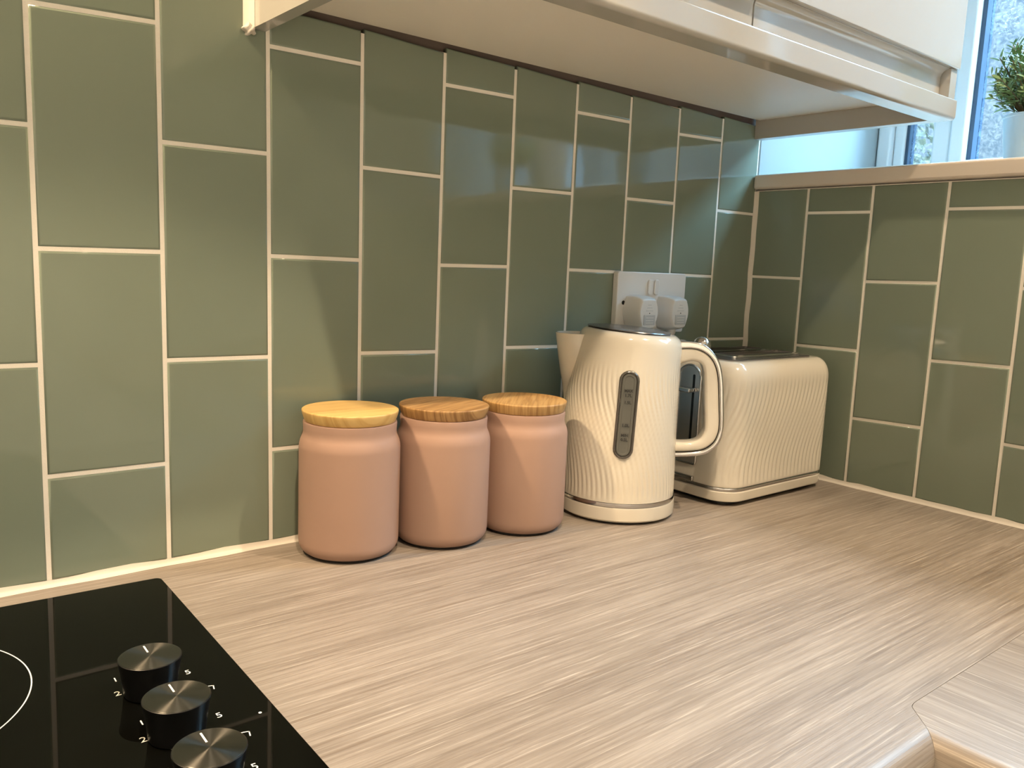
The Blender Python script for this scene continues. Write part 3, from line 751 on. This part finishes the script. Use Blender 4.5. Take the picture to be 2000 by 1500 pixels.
# lever plate on the end facing the kettle
ly = lambda y: y - tc_[1]
lx = -HX
pl = [(ly(-.1285), .052), (ly(-.1265), .050), (ly(-.0935), .050), (ly(-.0915), .052)]
pl += [(ly(-.110) + .0185*math.cos(math.radians(a)), .166 + .0185*math.sin(math.radians(a))) for a in range(0, 181, 12)]
smooth(obj('lever_plate', prism(pl, lx-.0022, lx+.001, 'X', .0006), 'steel', toa), 40)
fr = [(p[0], p[1]) for p in pl]; fr3 = [(lx-.0026, a, b) for a, b in fr]
smooth(obj('plate_rim', tube(fr3, .0016, 8, True), 'chrome', toa), 60)
obj('lever_slot', prism(rrect(ly(-.1187), .060, ly(-.1150), .172, .0015, 3), lx-.0025, lx-.0020, 'X'), 'black', toa)
smooth(obj('lever', add_box(bmesh.new(), (lx-.020, ly(-.1235), .1485), (lx-.0026, ly(-.0930), .1545), .002, 3), 'chrome', toa), 50)
smooth(obj('crumb_tray_handle', add_box(bmesh.new(), (lx-.0045, ly(-.127), .0262), (lx+.001, ly(-.075), .0335), .0015, 2), 'chrome', toa), 50)

# ================================================================ SOCKET AND PLUGS
sk = empty('double_socket', (-.2475, 0, .262)); tag(sk, 'white double wall socket above the kettle', 'socket')
SX, SZ = .0735, .0435
bm = prism(rrect(-SX, -SZ, SX, SZ, .004), -.0098, -.0003, 'Y', .0014, 3); smooth(obj('face_plate', bm, 'white_plastic', sk), 50)
for x in (-.0065, .0065):
    bm = prism(rrect(x-.0048, .0115, x+.0048, .0335, .0035), -.0128, -.0099, 'Y', .0012, 2); smooth(obj('rocker_switch', bm, 'white_plastic', sk), 50)
for x in (-.0602, .0602):
    bm = lathe([(0, 0), (.0030, 0), (.0030, .0003), (0, .0003)], 20)
    o = obj('screw_recess', bm, 'black', sk, loc=(x, -.0099, .000), rot=(PI/2, 0, 0))
def plug(x, label, cable):
    e = empty('plug', (x, -.0100, .2475)); tag(e, label, 'plug', 'mains plugs in the double socket')
    # tapered body: rounded top, pinched waist below
    def outl(s):
        pts = [(-.0135, -.0245), (.0135, -.0245), (.0200, -.0150), (.0240, -.002), (.0236, .010), (.0195, .0215), (.0140, .0262), (-.0140, .0262), (-.0195, .0215), (-.0236, .010), (-.0240, -.002), (-.0200, -.0150)]
        return [(a*s*.93, b*s*.95) for a, b in spline(pts, 3, True)]
    lv = [(-.0004, .99), (-.002, 1.0), (-.016, .985), (-.0255, .90), (-.0290, .82), (-.0302, .76)]
    R = [[(a, y, b) for a, b in outl(s)] for y, s in lv]
    smooth(obj('plug_body', loft(R), 'plug', e), 50)
    bm = bmesh.new(); add_box(bm, (-.0115, -.0308, -.0150), (.0115, -.0303, -.0010), .0004, 1)
    smooth(obj('fuse_panel', bm, 'plug_print', e), 40)
    for k in range(3):
        obj('relief_line', add_box(bmesh.new(), (-.008, -.0312, -.0125 + .0036*k), (.008, -.0309, -.0117 + .0036*k)), 'plug', e)
    for k in range(3):
        obj('relief_line', add_box(bmesh.new(), (-.007+.002*k, -.0306, .0045 + .0040*k), (.007-.002*k, -.0303, .0053 + .0040*k)), 'plug_print', e)
    bm = lathe([(0, 0), (.0008, 0), (.0008, .0003), (0, .0003)], 12); obj('screw', bm, 'black', e, loc=(0, -.0303, .0015), rot=(PI/2, 0, 0))
    smooth(obj('cable_guard', tube([(0, -.014, -.020), (0, -.014, -.028), (0, -.014, -.033)], [.0085, .0070, .0050], 16), 'plug', e), 50)
    pth = cable
    smooth(obj('cable', tube(spline(pth, 6), .0033, 10), 'white_plastic', e), 60)
plug(-.2855, 'grey mains plug beside the socket screw hole, behind the kettle lid', [(0, -.014, -.034), (0, -.0135, -.060), (-.006, -.012, -.100), (-.012, -.011, -.150), (-.016, -.0100, -.200), (-.018, -.0090, -.2435)])
plug(-.2185, 'grey mains plug at the end of the socket nearest the window', [(0, -.014, -.031), (-.004, -.0135, -.0375), (-.022, -.0115, -.0400), (-.050, -.0095, -.0410), (-.058, -.0090, -.0480), (-.0600, -.0085, -.075), (-.0605, -.0080, -.150), (-.0605, -.0080, -.2435)])

# ================================================================ PLANT ON THE SILL
def pot_plant(loc, label, seed, R=.062, ph=.068, pr=.040):
    rnd = random.Random(seed)
    e = empty('potted_plant', loc); tag(e, label, 'plant', 'small potted plants on the window sill')
    bm = lathe([(0, .0004), (pr*.80, .0004), (pr*.81, .002), (pr*.97, ph*.93), (pr*1.0, ph*.95), (pr*1.0, ph), (pr*.94, ph), (pr*.90, ph*.86), (0, ph*.86)], 56)
    smooth(obj('pot', bm, 'pot', e), 40)
    obj('soil', lathe([(0, ph*.865), (pr*.89, ph*.865), (pr*.89, ph*.90), (0, ph*.905)], 32), 'soil', e)
    vs, fs, sv, sf = [], [], [], []
    for s in range(150):
        th = rnd.uniform(0, 2*PI); cz = rnd.uniform(-.35, 1); rr = math.sqrt(1-cz*cz)
        L = R*rnd.uniform(.72, 1.08)
        tip = Vector((rr*math.cos(th)*L, rr*math.sin(th)*L, ph + .040 + cz*L*1.0))
        base = Vector((rr*math.cos(th)*.012, rr*math.sin(th)*.012, ph*.9))
        mid = (base+tip)/2 + Vector((0, 0, .008))
        path = [base.lerp(mid, t/4).lerp(mid.lerp(tip, t/4), t/4) for t in range(5)]
        for a, b in zip(path[:-1], path[1:]):
            i0 = len(sv); d = (b-a).normalized(); q = d.orthogonal().normalized()*.0007; q2 = d.cross(q)
            for p in (a, b): sv.extend([p+q, p-q*.5+q2*.87, p-q*.5-q2*.87])
            for k in range(3): sf.append((i0+k, i0+(k+1) % 3, i0+3+(k+1) % 3, i0+3+k))
        for k in range(13):
            t = .38 + .62*k/12; p = base.lerp(mid, t).lerp(mid.lerp(tip, t), t)
            d = (tip-base).normalized(); q = d.orthogonal().normalized(); a = k*2.4 + rnd.uniform(-.4, .4)
            side = (q*math.cos(a) + d.cross(q)*math.sin(a))
            dirv = (side*.75 + d*.55 + Vector((0, 0, .15))).normalized(); ll = rnd.uniform(.010, .017)
            wv = dirv.cross(d).normalized()*ll*.13
            curl = Vector((0, 0, -ll*.18)) + d*ll*.1
            i0 = len(vs)
            vs.extend([p, p+dirv*ll*.4+wv, p+dirv*ll*.4-wv, p+dirv*ll*.75+wv*.8+curl*.4, p+dirv*ll*.75-wv*.8+curl*.4, p+dirv*ll+curl])
            fs.extend([(i0, i0+1, i0+2), (i0+1, i0+3, i0+4, i0+2), (i0+3, i0+5, i0+4)])
    me = bpy.data.meshes.new('foliage'); me.from_pydata(vs, [], fs); o = obj('foliage', me, 'leaf', e); o['kind'] = 'stuff'
    me = bpy.data.meshes.new('stems'); me.from_pydata(sv, [], sf); o = obj('stems', me, 'stem', e); o['kind'] = 'stuff'
    return e
pot_plant((.10, -.362, .4678), 'small leafy green plant in a pale pot on the window sill', 3)
pot_plant((.13, -.80, .4678), 'second potted plant farther along the sill, seen only as a reflection in the tiles', 9)

# hedge seen through the narrow pane
rnd = random.Random(5); vs, fs = [], []
for k in range(9000):
    p = Vector((2.3 + rnd.gauss(0, .12), rnd.uniform(.76, 1.7), rnd.uniform(-.9, 1.5)))
    a = Vector((rnd.gauss(0, 1), rnd.gauss(0, 1), rnd.gauss(0, 1))).normalized()*.026; b = a.orthogonal().normalized()*.014
    i0 = len(vs); vs.extend([p-a, p+b, p+a, p-b]); fs.append((i0, i0+1, i0+2, i0+3))
me = bpy.data.meshes.new('garden_hedge'); me.from_pydata(vs, [], fs)
o = tag(obj('garden_hedge', me, 'hedge'), 'yellow-green garden hedge seen through the narrow window pane', 'hedge')
